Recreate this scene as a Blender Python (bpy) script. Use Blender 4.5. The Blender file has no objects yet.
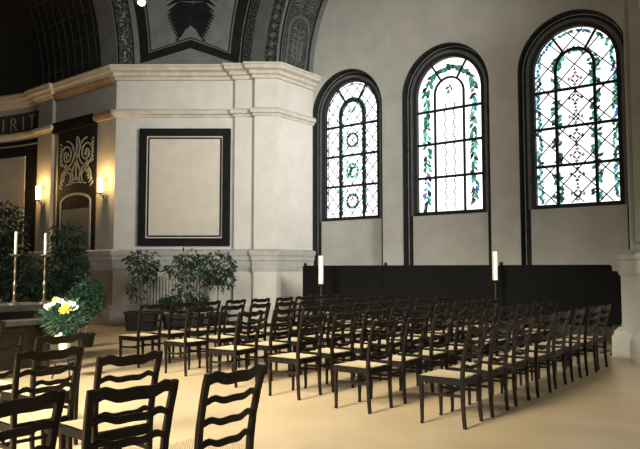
import bpy, math, random
from mathutils import Vector, Matrix
random.seed(7)
PI = math.pi
S = bpy.context.scene
COL = S.collection

# ------------------------------------------------------------------ materials
def mat(name, c1, c2=None, rough=0.8, scale=6.0, bump=0.0, spec=0.3, detail=6, metal=0.0, lo=0.35, hi=0.65, bscale=None):
    m = bpy.data.materials.new(name); m.use_nodes = True
    nt = m.node_tree; b = nt.nodes['Principled BSDF']
    b.inputs['Roughness'].default_value = rough
    b.inputs['Metallic'].default_value = metal
    b.inputs['Specular IOR Level'].default_value = spec
    tc = nt.nodes.new('ShaderNodeTexCoord')
    n = nt.nodes.new('ShaderNodeTexNoise'); n.inputs['Scale'].default_value = scale; n.inputs['Detail'].default_value = detail
    nt.links.new(tc.outputs['Object'], n.inputs['Vector'])
    r = nt.nodes.new('ShaderNodeValToRGB')
    r.color_ramp.elements[0].position = lo; r.color_ramp.elements[1].position = hi
    r.color_ramp.elements[0].color = (*c1, 1); r.color_ramp.elements[1].color = (*(c2 or c1), 1)
    nt.links.new(n.outputs['Fac'], r.inputs['Fac'])
    nt.links.new(r.outputs['Color'], b.inputs['Base Color'])
    if bump:
        n2 = nt.nodes.new('ShaderNodeTexNoise'); n2.inputs['Scale'].default_value = bscale or scale*8
        nt.links.new(tc.outputs['Object'], n2.inputs['Vector'])
        bp = nt.nodes.new('ShaderNodeBump'); bp.inputs['Strength'].default_value = bump; bp.inputs['Distance'].default_value = 0.01
        nt.links.new(n2.outputs['Fac'], bp.inputs['Height']); nt.links.new(bp.outputs['Normal'], b.inputs['Normal'])
    return m

def emat(name, col, strength):
    m = bpy.data.materials.new(name); m.use_nodes = True
    b = m.node_tree.nodes['Principled BSDF']
    b.inputs['Base Color'].default_value = (*col, 1)
    b.inputs['Emission Color'].default_value = (*col, 1)
    b.inputs['Emission Strength'].default_value = strength
    b.inputs['Roughness'].default_value = 0.4
    return m

M = {}
M['plaster'] = mat('beige_plaster', (.55,.535,.48), (.61,.595,.54), 0.85, 2.5, .25)
M['plaster_grey'] = mat('grey_beige_plaster', (.41,.41,.38), (.47,.47,.435), 0.9, 2.0, .3)
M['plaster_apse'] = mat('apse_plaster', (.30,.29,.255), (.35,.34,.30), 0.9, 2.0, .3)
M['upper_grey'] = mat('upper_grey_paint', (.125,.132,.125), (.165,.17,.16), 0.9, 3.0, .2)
M['moulding'] = mat('cornice_stone', (.50,.46,.385), (.60,.56,.48), 0.8, 5.0, .2)
M['moulding_wood'] = mat('brown_gilded_moulding', (.20,.135,.08), (.29,.20,.125), 0.6, 6.0, .1)
M['dado'] = mat('blue_grey_dado', (.36,.36,.34), (.44,.43,.40), 0.8, 4.0, .2)
M['plinth'] = mat('grey_plinth', (.42,.42,.39), (.52,.51,.47), 0.8, 4.0, .2)
M['panel'] = mat('pale_panel', (.55,.51,.42), (.61,.56,.47), 0.85, 3.0, .2)
M['dark_paint'] = mat('charcoal_paint', (.008,.008,.009), (.014,.014,.014), 0.85, 6.0, .1, spec=.12)
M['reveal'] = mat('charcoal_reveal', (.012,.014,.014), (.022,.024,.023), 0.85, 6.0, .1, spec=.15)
M['line_grey'] = mat('grey_line_paint', (.24,.25,.24), (.30,.31,.29), 0.8, 6.0)
M['soffit_line_paint'] = mat('dim_soffit_paint', (.085,.09,.085), (.13,.135,.125), 0.85, 6.0)
M['bead'] = mat('grey_frame_bead', (.09,.095,.09), (.13,.135,.13), 0.8, 6.0)
M['pale_line'] = mat('pale_line_paint', (.55,.54,.48), (.62,.6,.54), 0.8, 6.0)
M['scroll'] = mat('pale_scroll_paint', (.22,.235,.21), (.34,.35,.31), 0.8, 14.0)
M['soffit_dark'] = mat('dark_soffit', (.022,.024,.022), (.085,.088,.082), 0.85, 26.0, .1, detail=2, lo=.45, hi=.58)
M['ornament'] = mat('dark_ornament', (.014,.015,.014), (.11,.115,.105), 0.85, 17.0, .1, detail=3, lo=.47, hi=.60)
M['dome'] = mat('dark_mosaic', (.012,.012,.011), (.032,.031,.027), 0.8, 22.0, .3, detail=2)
M['dome_line'] = mat('mosaic_line', (.032,.032,.028), (.065,.063,.055), 0.7, 3.0)
M['letter'] = mat('dull_letter', (.16,.165,.145), (.22,.22,.19), 0.7, 10.0)
M['inscription'] = mat('inscription_band', (.03,.03,.027), (.05,.05,.044), 0.8, 8.0)
M['wood'] = mat('dark_chair_wood', (.006,.0046,.0039), (.015,.0105,.0083), 0.36, 14.0, .08, spec=.2)
M['wood_seat'] = mat('dark_seat_rail_wood', (.004,.0034,.003), (.008,.006,.005), 0.40, 14.0, .08, spec=.2)
M['screen'] = mat('black_cloth', (.006,.006,.006), (.010,.010,.010), 0.95, 30.0, .2, spec=.08)
M['black_metal'] = mat('black_iron', (.01,.01,.01), (.018,.018,.018), 0.4, 10.0, spec=.5)
M['brass'] = mat('dull_brass', (.20,.17,.11), (.34,.30,.22), 0.35, 10.0, metal=.8)
M['wax'] = mat('white_wax', (.86,.85,.80), (.90,.89,.85), 0.5, 10.0)
M['leaf'] = mat('dark_green_leaf', (.009,.030,.015), (.026,.066,.034), 0.45, 5.0, spec=.4)
M['leaf2'] = mat('mid_green_leaf', (.013,.055,.030), (.04,.12,.065), 0.45, 5.0, spec=.4)
M['bark'] = mat('grey_bark', (.16,.13,.10), (.28,.24,.19), 0.9, 30.0, .3)
M['pot'] = mat('black_pot', (.010,.010,.010), (.018,.017,.016), 0.45, 8.0)
M['soil'] = mat('soil', (.02,.014,.01), (.04,.03,.02), 0.95, 40.0, .5)
M['white_pot'] = mat('white_ceramic', (.80,.79,.74), (.86,.85,.80), 0.3, 4.0, spec=.5)
M['petal_w'] = mat('white_petal', (.85,.84,.78), (.92,.91,.86), 0.6, 8.0)
M['petal_y'] = mat('yellow_petal', (.80,.66,.04), (.90,.78,.10), 0.6, 8.0)
M['altar'] = mat('dark_altar_wood', (.018,.013,.010), (.035,.026,.02), 0.5, 8.0, .1)
M['altar_top'] = mat('grey_altar_slab', (.06,.06,.055), (.09,.09,.08), 0.6, 10.0)
M['radiator'] = mat('cream_radiator_enamel', (.58,.56,.49), (.64,.61,.54), 0.5, 4.0)
M['door_grey'] = mat('grey_green_recess', (.10,.105,.095), (.14,.145,.13), 0.8, 3.0)
M['lead'] = mat('window_lead', (.008,.008,.008), (.014,.014,.014), 0.6, 10.0)
M['thin_lead'] = mat('thin_lead', (.06,.055,.055), (.10,.09,.09), 0.6, 10.0)
GS = 1.15
M['glass'] = emat('lit_white_glass', (.93,.95,1.0), GS)
M['g_green'] = emat('lit_green_glass', (.03,.17,.11), .7)
M['g_dark'] = emat('lit_dark_glass', (.02,.035,.035), .5)
M['g_blue'] = emat('lit_blue_glass', (.07,.13,.38), .8)
M['g_teal'] = emat('lit_teal_glass', (.12,.38,.32), .8)
M['g_rose'] = emat('lit_rose_glass', (.26,.17,.20), .8)
M['shade'] = emat('lit_amber_shade', (1.0,.70,.30), 9.0)
M['bulb'] = emat('lit_bulb', (1.0,.85,.6), 14.0)

def floor_mat():
    m = mat('tan_linoleum', (.62,.49,.30), (.69,.555,.35), 0.27, 1.3, .03, spec=.42, bscale=9)
    return m
M['floor'] = floor_mat()

def cane_mat():
    m = bpy.data.materials.new('woven_cane'); m.use_nodes = True
    nt = m.node_tree; b = nt.nodes['Principled BSDF']; b.inputs['Roughness'].default_value = .7
    tc = nt.nodes.new('ShaderNodeTexCoord')
    mp = nt.nodes.new('ShaderNodeMapping'); mp.inputs['Rotation'].default_value = (0,0,PI/4)
    nt.links.new(tc.outputs['Object'], mp.inputs['Vector'])
    ch = nt.nodes.new('ShaderNodeTexBrick'); ch.inputs['Scale'].default_value = 16
    ch.inputs['Color1'].default_value = (.88,.74,.47,1); ch.inputs['Color2'].default_value = (.80,.65,.39,1)
    ch.inputs['Mortar'].default_value = (.34,.25,.14,1); ch.inputs['Mortar Size'].default_value = .03
    ch.inputs['Brick Width'].default_value = .8; ch.inputs['Row Height'].default_value = .22
    nt.links.new(mp.outputs['Vector'], ch.inputs['Vector'])
    nt.links.new(ch.outputs['Color'], b.inputs['Base Color'])
    return m
M['cane'] = cane_mat()

# ------------------------------------------------------------------ mesh builder
class MB:
    def __init__(s): s.v = []; s.f = []
    def add(s, vs, fs):
        o = len(s.v); s.v += [tuple(p) for p in vs]; s.f += [tuple(i+o for i in f) for f in fs]
    def box(s, a, b):
        x0,y0,z0 = a; x1,y1,z1 = b
        s.add([(x0,y0,z0),(x1,y0,z0),(x1,y1,z0),(x0,y1,z0),(x0,y0,z1),(x1,y0,z1),(x1,y1,z1),(x0,y1,z1)],
              [(0,3,2,1),(4,5,6,7),(0,1,5,4),(1,2,6,5),(2,3,7,6),(3,0,4,7)])
    def prism(s, poly, z0, z1):
        n = len(poly)
        s.add([(x,y,z0) for x,y in poly]+[(x,y,z1) for x,y in poly],
              [tuple(range(n-1,-1,-1)), tuple(range(n,2*n))]+[(i,(i+1)%n,n+(i+1)%n,n+i) for i in range(n)])
    def quad(s, a,b,c,d): s.add([a,b,c,d],[(0,1,2,3)])
    def loft(s, rings, caps=True, closed=True):
        n = len(rings[0]); vs = [p for r in rings for p in r]; fs = []
        for i in range(len(rings)-1):
            for j in range(n if closed else n-1):
                k = (j+1) % n
                fs.append((i*n+j, i*n+k, (i+1)*n+k, (i+1)*n+j))
        if caps and closed:
            fs.append(tuple(range(n-1,-1,-1))); fs.append(tuple(range((len(rings)-1)*n, len(rings)*n)))
        s.add(vs, fs)
    def sweep(s, pts, wh, up=(0,1,0), ch=.25):
        """chamfered-rectangle section (w along up, h across) along pts"""
        pts = [Vector(p) for p in pts]; up = Vector(up); rings = []
        for i, p in enumerate(pts):
            t = (pts[min(i+1,len(pts)-1)] - pts[max(i-1,0)]).normalized()
            a = (up - t*up.dot(t)).normalized(); b = t.cross(a)
            w, h = wh[i] if isinstance(wh, list) else wh
            w /= 2; h /= 2; c = min(w,h)*ch
            q = [(w-c,-h),(w,-h+c),(w,h-c),(w-c,h),(-w+c,h),(-w,h-c),(-w,-h+c),(-w+c,-h)]
            rings.append([p + a*x + b*y for x,y in q])
        s.loft(rings)
    def tube(s, pts, rad, seg=8):
        pts = [Vector(p) for p in pts]; rings = []
        for i, p in enumerate(pts):
            t = (pts[min(i+1,len(pts)-1)] - pts[max(i-1,0)]).normalized()
            r = rad[i] if isinstance(rad, list) else rad
            u = Vector((0,0,1)) if abs(t.z) < .9 else Vector((1,0,0))
            a = t.cross(u).normalized(); b = t.cross(a)
            rings.append([p + a*r*math.cos(2*PI*k/seg) + b*r*math.sin(2*PI*k/seg) for k in range(seg)])
        s.loft(rings)
    def lathe(s, prof, c=(0,0,0), seg=20):
        rings = [[(c[0]+r*math.cos(2*PI*k/seg), c[1]+r*math.sin(2*PI*k/seg), c[2]+z) for k in range(seg)] for r,z in prof]
        s.loft(rings)
    def ribbon(s, fn, pts, w, off=.012):
        """painted/relief stroke: 2D polyline on a mapped surface fn(u,v,off)"""
        n = len(pts); L = []
        for i,(x,y) in enumerate(pts):
            x0,y0 = pts[max(i-1,0)]; x1,y1 = pts[min(i+1,n-1)]
            dx,dy = x1-x0,y1-y0; l = math.hypot(dx,dy) or 1
            ww = w[i] if isinstance(w, list) else w
            L.append((x-dy/l*ww/2, y+dx/l*ww/2, x+dy/l*ww/2, y-dx/l*ww/2))
        rings = [[fn(a,b,0),fn(a,b,off),fn(c,d,off),fn(c,d,0)] for a,b,c,d in L]
        s.loft(rings)
    def build(s, name, m, parent=None, smooth=False):
        me = bpy.data.meshes.new(name); me.from_pydata(s.v, [], s.f); me.materials.append(M[m] if isinstance(m,str) else m)
        me.update()
        import bmesh
        bm = bmesh.new(); bm.from_mesh(me); bmesh.ops.recalc_face_normals(bm, faces=bm.faces); bm.to_mesh(me); bm.free()
        if smooth:
            for p in me.polygons: p.use_smooth = True
        o = bpy.data.objects.new(name, me); COL.objects.link(o)
        if parent: o.parent = parent
        return o

def tag(o, label=None, cat=None, group=None, kind=None):
    if label: o['label'] = label
    if cat: o['category'] = cat
    if group: o['group'] = group
    if kind: o['kind'] = kind
    return o
def struct(o, label=None, cat=None): return tag(o, label, cat, None, 'structure')
def empty(name, loc, rz=0):
    o = bpy.data.objects.new(name, None); COL.objects.link(o); o.location = loc; o.rotation_euler = (0,0,rz); o.empty_display_size = .1
    return o
def dup(o, parent=None):
    c = o.copy(); COL.objects.link(c)
    if parent: c.parent = parent
    for ch in list(o.children): dup(ch, c)
    return c

# ------------------------------------------------------------------ plan constants
F = Vector((-.6211,.7837,0)); R = Vector((.7837,.6211,0))
ZS = 6.86                                     # springing height (top of the cornice)
P1=(-14.89,10.03); P2=(-12.39,12.0); P3=(-12.325,11.92); P3b=(-11.92,12.24); P3c=(-11.84,12.16); P4=(-11.39,12.54); P5=(-11.39,14.05)
YA, RA = 3.53, 6.5                            # apse axis and radius
XA0, XA1 = -18.75, -17.95                     # pilaster on the apse wall
YW = 14.05                                    # face of the window wall
XC, RW = -7.1, 4.29                           # window arm centre and radius

# ------------------------------------------------------------------ floor
mb = MB(); mb.box((-27,-9,-.1),(7,15.5,0))
struct(mb.build('floor','floor'), 'tan polished floor of the church crossing', 'floor')

# ------------------------------------------------------------------ apse walls
def arc_apse(r, n=28, a0=90, a1=270):
    return [(XA0 + r*math.cos(math.radians(a0+(a1-a0)*i/n)), YA + r*math.sin(math.radians(a0+(a1-a0)*i/n))) for i in range(n+1)]
inner = arc_apse(RA); outer = arc_apse(RA+.5)
mb = MB()
for i in range(len(inner)-1):
    mb.prism([inner[i],inner[i+1],outer[i+1],outer[i]], 0, 7.0)
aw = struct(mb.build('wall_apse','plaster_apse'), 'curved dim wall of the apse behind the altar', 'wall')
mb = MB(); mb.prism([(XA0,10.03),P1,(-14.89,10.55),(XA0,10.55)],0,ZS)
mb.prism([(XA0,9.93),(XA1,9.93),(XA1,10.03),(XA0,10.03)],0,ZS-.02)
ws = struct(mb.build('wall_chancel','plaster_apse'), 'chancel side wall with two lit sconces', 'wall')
mb = MB(); mb.prism([(XA0,YA-RA-.5),(-14.89,YA-RA-.5),(-14.89,YA-RA),(XA0,YA-RA)],0,ZS)
struct(mb.build('wall_chancel_opposite','plaster_apse'), 'opposite chancel side wall', 'wall')
# pier block
mb = MB(); mb.prism([P1,P2,P3,P3b,P3c,P4,P5,(-11.39,14.6),(-14.89,14.6)],0,ZS)
struct(mb.build('wall_pier_left','plaster'), 'pale chamfered pier wall behind the potted plants', 'wall')

# ------------------------------------------------------------------ mouldings
def sweep_profile(path, prof, name, m, label=None, ends=True):
    n = len(path); rows = []
    for i in range(n):
        def nrm(a,b):
            d = Vector((b[0]-a[0], b[1]-a[1])).normalized(); return Vector((d.y,-d.x))
        if i == 0: nn = nrm(path[0],path[1])
        elif i == n-1: nn = nrm(path[-2],path[-1])
        else:
            a = nrm(path[i-1],path[i]); b = nrm(path[i],path[i+1])
            nn = (a+b); nn = nn/ max(.25, nn.dot(a)) if nn.length > .01 else a
        rows.append([(path[i][0]+nn.x*o, path[i][1]+nn.y*o, z) for o,z in prof])
    mb = MB(); mb.loft(rows)
    return mb.build(name, m)
apse_path = list(reversed(inner))             # from far side round to the chancel wall
wall_path = apse_path[:-1] + [(XA0-.001,10.03),(XA0,9.93),(XA1,9.93),(XA1,10.03),P1,P2,P3,P3b,P3c,P4,(P5[0],P5[1])]
cornice = [(-.05,6.50),(.06,6.50),(.08,6.58),(.14,6.60),(.16,6.68),(.26,6.72),(.27,6.80),(.30,6.81),(.30,6.86),(-.05,6.86)]
astragal = [(-.05,5.50),(.04,5.50),(.05,5.55),(.11,5.58),(.12,5.66),(.05,5.72),(-.05,5.74)]
dado = [(-.05,1.42),(.03,1.42),(.05,1.52),(.03,1.54),(.03,1.68),(.06,1.70),(.06,1.80),(.09,1.84),(.11,1.95),(.03,1.99),(-.05,1.99)]
plinth = [(-.05,0),(.10,0),(.10,.36),(.08,.38),(.07,.46),(.04,.53),(-.05,.53)]
struct(sweep_profile(wall_path, cornice, 'trim_1','moulding'), 'stone cornice along apse and pier wall', 'trim')
struct(sweep_profile(wall_path, astragal, 'trim_2','moulding'), 'lower moulding under the cornice', 'trim')
struct(sweep_profile(wall_path, dado, 'trim_3','dado'), 'grey dado moulding along the wall', 'trim')
struct(sweep_profile(wall_path, plinth, 'baseboard_left','plinth'), 'grey plinth at the foot of the wall', 'baseboard')

# brown moulding pieces on the chancel wall
mb = MB(); rows=[]
for x in (-15.75,-14.93):
    rows.append([(x,10.03-o,z) for o,z in [(0,5.50),(.13,5.52),(.16,5.60),(.14,5.72),(0,5.75)]])
mb.loft(rows); struct(mb.build('trim_4','moulding_wood'), 'brown moulding piece above the right sconce', 'trim')
mb = MB(); mb.box((-17.9,9.90,5.44),(-15.78,10.03,5.74))
struct(mb.build('trim_5','dark_paint'), 'dark moulding above the scroll panel', 'trim')
mb = MB()
rows=[]
for x in (-17.9,-14.95):
    rows.append([(x,10.03-o,z) for o,z in [(.03,6.42),(.18,6.56),(.165,6.60),(.02,6.46)]])
mb.loft(rows); struct(mb.build('trim_6','moulding_wood'), 'brown strip under the chancel cornice', 'trim')

# ------------------------------------------------------------------ scroll panel in the chancel wall
def chan(u,v,off): return (u, 10.03-.01-off, v)
pc = -16.72; phw = .98
mb = MB(); mb.box((pc-phw,10.0,1.99),(pc+phw,10.05,5.5))
sp = struct(mb.build('trim_7','dark_paint'), 'tall dark painted panel with pale chi-rho scrolls', 'trim')
def ch2(u,v,off): return (pc+u, 10.0-off, v)
mb = MB()
for sx in (-1,1):
    # big spiral
    c = (sx*.50, 4.72); pts=[]
    for i in range(46):
        a = i/45*2.6*2*PI/1.15; r = .06+.36*(i/45)
        pts.append((c[0]+sx*-1*r*math.cos(a), c[1]+r*math.sin(a)))
    mb.ribbon(ch2, pts, .045)
    c = (sx*.46, 4.12)
    for q in range(2):
        pts=[(c[0]+sx*(.30-.12*q)*math.cos(a*.35-.5), c[1]-.05+(.26-.1*q)*math.sin(a*.35-.5)) for a in range(14)]
        mb.ribbon(ch2, pts, .04)
    for q in range(7):                       # leaf tails
        x = sx*(.80-.05*q); z = 3.80+.10*q
        mb.ribbon(ch2, [(x-sx*.10,z-.05),(x,z+.02),(x+sx*.06,z+.10)], [.015,.06,.015])
        mb.ribbon(ch2, [(sx*.78-sx*.05,z+.62),(sx*.86,z+.70)], [.015,.05])
    for q in range(5):
        a = q*1.2; mb.ribbon(ch2, [(sx*.50,4.72),(sx*.50+.11*math.cos(a),4.72+.11*math.sin(a))],[.02,.05])
    mb.ribbon(ch2, [(sx*.05,3.98),(sx*.20,4.10),(sx*.30,4.35)], .05)
# chi-rho
mb.ribbon(ch2, [(0,4.0),(0,5.2)], .06)
mb.ribbon(ch2, [(.14*math.sin(a*.3),5.06+.14*math.cos(a*.3)) for a in range(11)], .045)
mb.ribbon(ch2, [(-.22,4.2),(.22,4.95)], .055); mb.ribbon(ch2, [(.22,4.2),(-.22,4.95)], .055)
mb.ribbon(ch2, [(x*.1,3.86+.05*(1-(x/5)**2)) for x in range(-5,6)], .03)
mb.build('scroll_ornament','scroll', sp)
# arch outline and doorway
mb = MB()
arch=[(-.76,1.99),(-.76,3.34)]+[(-.76*math.cos(i/16*PI),3.34+.24*math.sin(i/16*PI)) for i in range(1,16)]+[(.76,3.34),(.76,1.99)]
mb.ribbon(ch2, arch, .07, .02); mb.build('arch_outline','line_grey', sp)
mb = MB(); mb.box((pc-.66,9.99,1.99),(pc+.72,10.01,3.16)); mb.build('recess_panel','door_grey', sp)

# apse dark panels with pale fields and inscription
def apse_xy(deg, r): return (XA0 + r*math.cos(math.radians(deg)), YA + r*math.sin(math.radians(deg)))
def apse_patch(name, m, d0, d1, z0, z1, r, parent=None, th=.03):
    mb = MB(); n = 64
    rows=[]
    for i in range(n+1):
        d = d0+(d1-d0)*i/n; a = apse_xy(d,r); b = apse_xy(d,r+th)
        rows.append([(a[0],a[1],z0),(a[0],a[1],z1),(b[0],b[1],z1),(b[0],b[1],z0)])
    mb.loft(rows); return mb.build(name,m,parent)
tn = 8
for k in range(4):
    d0 = 90.6+k*44; d1 = d0+40
    o = struct(apse_patch(f'trim_{tn}','dark_paint',d0,d1,1.99,5.46,RA-.03), 'dark painted frame around a pale apse field', 'trim'); tn+=1
    apse_patch('pale_field','plaster_apse',d0+6,d1-6,1.99,4.95,RA-.06,o)
    apse_patch('upper_line','line_grey',d0,d1,5.28,5.32,RA-.05,o)
ins = struct(apse_patch(f'trim_{tn}','inscription',90.6,268,5.72,6.32,RA-.02), 'dark inscription band round the apse', 'trim'); tn+=1
# inscription letters
txt = "SPIRIT"
dcur = 92.2
for ch in reversed(txt):
    cu = bpy.data.curves.new('letter','FONT'); cu.body = ch; cu.size = .62; cu.extrude = .008; cu.align_x = 'CENTER'
    to = bpy.data.objects.new('tmp',cu); COL.objects.link(to)
    dg = bpy.context.evaluated_depsgraph_get(); me = bpy.data.meshes.new_from_object(to.evaluated_get(dg))
    bpy.data.objects.remove(to); me.name='letter'; me.materials.clear(); me.materials.append(M['letter'])
    w = 2.2 if ch=='I' else 4.0
    dcur += w/2
    lo = bpy.data.objects.new('letter', me); COL.objects.link(lo); lo.parent = ins
    x,y = apse_xy(dcur, RA-.045); lo.location = (x,y,5.79); lo.rotation_euler = (PI/2,0,math.radians(dcur-90))
    dcur += w/2+.9

# ------------------------------------------------------------------ apse vault (barrel + half dome)
RV = RA+.02
mb = MB(); nA=40
xs = [-15.65 + (XA0+15.65)*i/6 for i in range(7)]
rows = [[(x, YA+RV*math.cos(PI*j/nA), ZS+RV*math.sin(PI*j/nA)) for j in range(nA+1)] for x in xs]
for k in range(1,17):
    t = k/16*PI/2
    rows.append([(XA0-RV*math.sin(t)*math.sin(PI*j/nA), YA+RV*math.cos(PI*j/nA), ZS+RV*math.cos(t)*math.sin(PI*j/nA)) for j in range(nA+1)])
mb.loft(rows, caps=False, closed=False)
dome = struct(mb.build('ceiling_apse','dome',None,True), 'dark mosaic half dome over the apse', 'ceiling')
def vault(x,a,off):   # x along axis, a in degrees from the springing on the right
    r = RV-.01-off
    return (x, YA+r*math.cos(math.radians(a)), ZS+r*math.sin(math.radians(a)))
mb = MB()
for a in range(4,60,6):
    mb.ribbon(vault, [(x,a) for x in xs], .32 if a%12==4 else .2)
for i in range(0,9):
    x = -15.85-.36*i
    pts=[(x,a) for a in range(2,80,3)]
    rings=[[vault(x-.015,a,0),vault(x-.015,a,.012),vault(x+.015,a,.012),vault(x+.015,a,0)] for _,a in pts]
    mb.loft(rings)
mb.build('mosaic_lines','dome_line',dome)

# ------------------------------------------------------------------ arches
def band_x(mb, X, r0, r1, a0, a1, th, n=48):     # ring in the plane X, apse arch
    rows=[]
    for i in range(n+1):
        a = math.radians(a0+(a1-a0)*i/n); c,s = math.cos(a),math.sin(a)
        rows.append([(X,YA+r0*c,ZS+r0*s),(X,YA+r1*c,ZS+r1*s),(X-th,YA+r1*c,ZS+r1*s),(X-th,YA+r0*c,ZS+r0*s)])
    mb.loft(rows)
def band_y(mb, Y, r0, r1, a0, a1, th, n=48):     # ring in the plane Y, window arm arch
    rows=[]
    for i in range(n+1):
        a = math.radians(a0+(a1-a0)*i/n); c,s = math.cos(a),math.sin(a)
        rows.append([(XC-r0*c,Y,ZS+r0*s),(XC-r1*c,Y,ZS+r1*s),(XC-r1*c,Y+th,ZS+r1*s),(XC-r0*c,Y+th,ZS+r0*s)])
    mb.loft(rows)
XF = -14.89
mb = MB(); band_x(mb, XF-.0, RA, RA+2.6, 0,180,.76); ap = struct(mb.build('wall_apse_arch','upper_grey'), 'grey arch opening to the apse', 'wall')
mb = MB(); band_x(mb, XF+.015, RA+.07, RA+.50, 0,180,.02); mb.build('ornament_band','ornament',ap)
mb = MB(); band_x(mb, XF+.012, RA+.02, RA+.06, 0,180,.02); band_x(mb, XF+.012, RA+.51, RA+.55, 0,180,.02); mb.build('arch_line','dark_paint',ap)
mb = MB()
rg = random.Random(3)
for i in range(150):
    a = i/150*PI; r = RA+.285+.08*math.sin(i*1.9)
    for q in range(2):
        b = a+rg.uniform(-.012,.012); l = .16; t = rg.uniform(0,PI)
        y,z = YA+r*math.cos(b), ZS+r*math.sin(b)
        mb.add([(XF+.02,y+l/2*math.cos(t),z+l/2*math.sin(t)),(XF+.02,y-.02*math.sin(t),z+.02*math.cos(t)),(XF+.02,y-l/2*math.cos(t),z-l/2*math.sin(t)),(XF+.02,y+.02*math.sin(t),z-.02*math.cos(t))],[(0,1,2,3)])
mb.build('leaf_ornament','line_grey',ap)

YF = 12.54
mb = MB(); band_y(mb, YF, RW, RW+4, 0,180,1.51); wa = struct(mb.build('wall_window_arch','upper_grey'), 'grey arch opening to the window arm', 'wall')
mb = MB(); band_y(mb, YF-.015, RW+.03, RW+.42, 0,180,.02); band_y(mb, YF-.012, RW+.98, RW+1.30, 0,180,.02); mb.build('ornament_band','ornament',wa)
mb = MB(); band_y(mb, YF-.012, RW+1.33, RW+1.38, 0,180,.02); mb.build('arch_line','dark_paint',wa)
mb = MB()                                        # chain of lozenges on the front face
for i in range(58):
    a = (i+.5)/58*PI; r = RW+.225
    cx,cz = XC-r*math.cos(a), ZS+r*math.sin(a)
    tx,tz = math.sin(a), math.cos(a); nx,nz = -math.cos(a), math.sin(a)
    mb.add([(cx+tx*.09,YF-.022,cz+tz*.09),(cx+nx*.11,YF-.022,cz+nz*.11),(cx-tx*.09,YF-.022,cz-tz*.09),(cx-nx*.11,YF-.022,cz-nz*.11)],[(0,1,2,3)])
mb.build('lozenge_chain','upper_grey',wa)
# soffit ornament: s = arc length from the left springing, t = depth from the front edge
def soff(s,t,off):
    a = s/RW; r = RW-.012-off
    return (XC-r*math.cos(a), YF+t, ZS+r*math.sin(a))
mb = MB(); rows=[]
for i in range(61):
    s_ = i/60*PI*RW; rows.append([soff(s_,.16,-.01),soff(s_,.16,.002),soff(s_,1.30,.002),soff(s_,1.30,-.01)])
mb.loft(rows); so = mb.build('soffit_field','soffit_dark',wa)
mb = MB()
n_p = 5; per = PI*RW/n_p
for k in range(n_p):
    s0 = k*per+.15
    W,Hh = .80, 1.35
    t0 = .73
    pts=[(s0,t0-W/2),(s0+Hh-.4,t0-W/2)]+[(s0+Hh-.4+.4*math.sin(i/10*PI),t0-W/2*math.cos(i/10*PI)) for i in range(1,10)]+[(s0+Hh-.4,t0+W/2),(s0,t0+W/2)]
    mb.ribbon(soff, pts, .06, .006)
    for tt,hh in ((-.18,.85),(0,1.1),(.18,.85)):
        mb.ribbon(soff, [(s0+.05,t0+tt*.6),(s0+hh*.5,t0+tt),(s0+hh,t0+tt*.8)], [.02,.09,.02], .006)
    for q in range(6):
        for sg in (-1,1):
            mb.ribbon(soff, [(s0+.15+.15*q,t0),(s0+.25+.15*q,t0+sg*.15),(s0+.22+.15*q,t0+sg*.28)], [.02,.05,.015], .006)
    for q in range(9):
        for sg in (-1,1):
            s1 = s0+Hh+.12+.10*q
            mb.ribbon(soff, [(s1,t0+sg*.06),(s1+.14,t0+sg*.25),(s1+.08,t0+sg*.45)], [.02,.05,.015], .006)
mb.build('soffit_ornament','soffit_line_paint',so)
mb = MB()
for t in (.06,1.24):
    rows=[]
    for i in range(61):
        s_ = i/60*PI*RW; rows.append([soff(s_,t,0),soff(s_,t,.006),soff(s_,t+.06,.006),soff(s_,t+.06,0)])
    mb.loft(rows)
mb.build('soffit_line','dark_paint',wa)

# ------------------------------------------------------------------ pendentive with painted border and wings
R1 = RA+.75; R2 = RW+1.40
def pend(u,z,off):
    dz = max(0, z-ZS)
    l = Vector((XF, YA+math.sqrt(max(0,R1*R1-dz*dz)), z)); r = Vector((XC-math.sqrt(max(0,R2*R2-dz*dz)), YF, z))
    p = l.lerp(r,u); n = Vector((.62,-.78,-.1)).normalized()
    return tuple(p + n*off)
mb = MB(); rows=[]
for i in range(41):
    z = ZS-.05+(11.9-ZS)*i/40
    rows.append([pend(j/12,z,.0) for j in range(13)])
mb.loft(rows, caps=False, closed=False)
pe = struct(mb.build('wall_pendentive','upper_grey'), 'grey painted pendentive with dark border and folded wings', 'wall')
def poly_strip(mb, fn, A, B, off, sub=6):
    """strip between polylines A and B of the same length"""
    rows=[]
    for i in range(len(A)-1):
        for k in range(sub if i < len(A)-2 else sub+1):
            t=k/sub; a=(A[i][0]+(A[i+1][0]-A[i][0])*t, A[i][1]+(A[i+1][1]-A[i][1])*t); b=(B[i][0]+(B[i+1][0]-B[i][0])*t, B[i][1]+(B[i+1][1]-B[i][1])*t)
            rows.append([fn(*a,0),fn(*a,off),fn(*b,off),fn(*b,0)])
    mb.loft(rows)
OU=[(.0,10.5),(.0,7.16),(.5,7.60),(.99,7.16),(.99,10.5)]
IN=[(.085,10.5),(.085,7.45),(.5,7.83),(.90,7.45),(.90,10.5)]
mb = MB(); poly_strip(mb, pend, OU, IN, .015); mb.build('border','dark_paint',pe)
A=[(.10,10.5),(.10,7.49),(.5,7.87),(.885,7.49),(.885,10.5)]; B=[(.11,10.5),(.11,7.52),(.5,7.90),(.875,7.52),(.875,10.5)]
mb = MB(); poly_strip(mb, pend, A, B, .016); mb.build('border_line','dark_paint',pe)
mb = MB()
def pm(a,z,off): return pend(.497+a/2.80,z,off)
def cw(x,y): return ((x-345)/4/36.3, 1.5+(268-y/4)*.02754)
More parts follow.
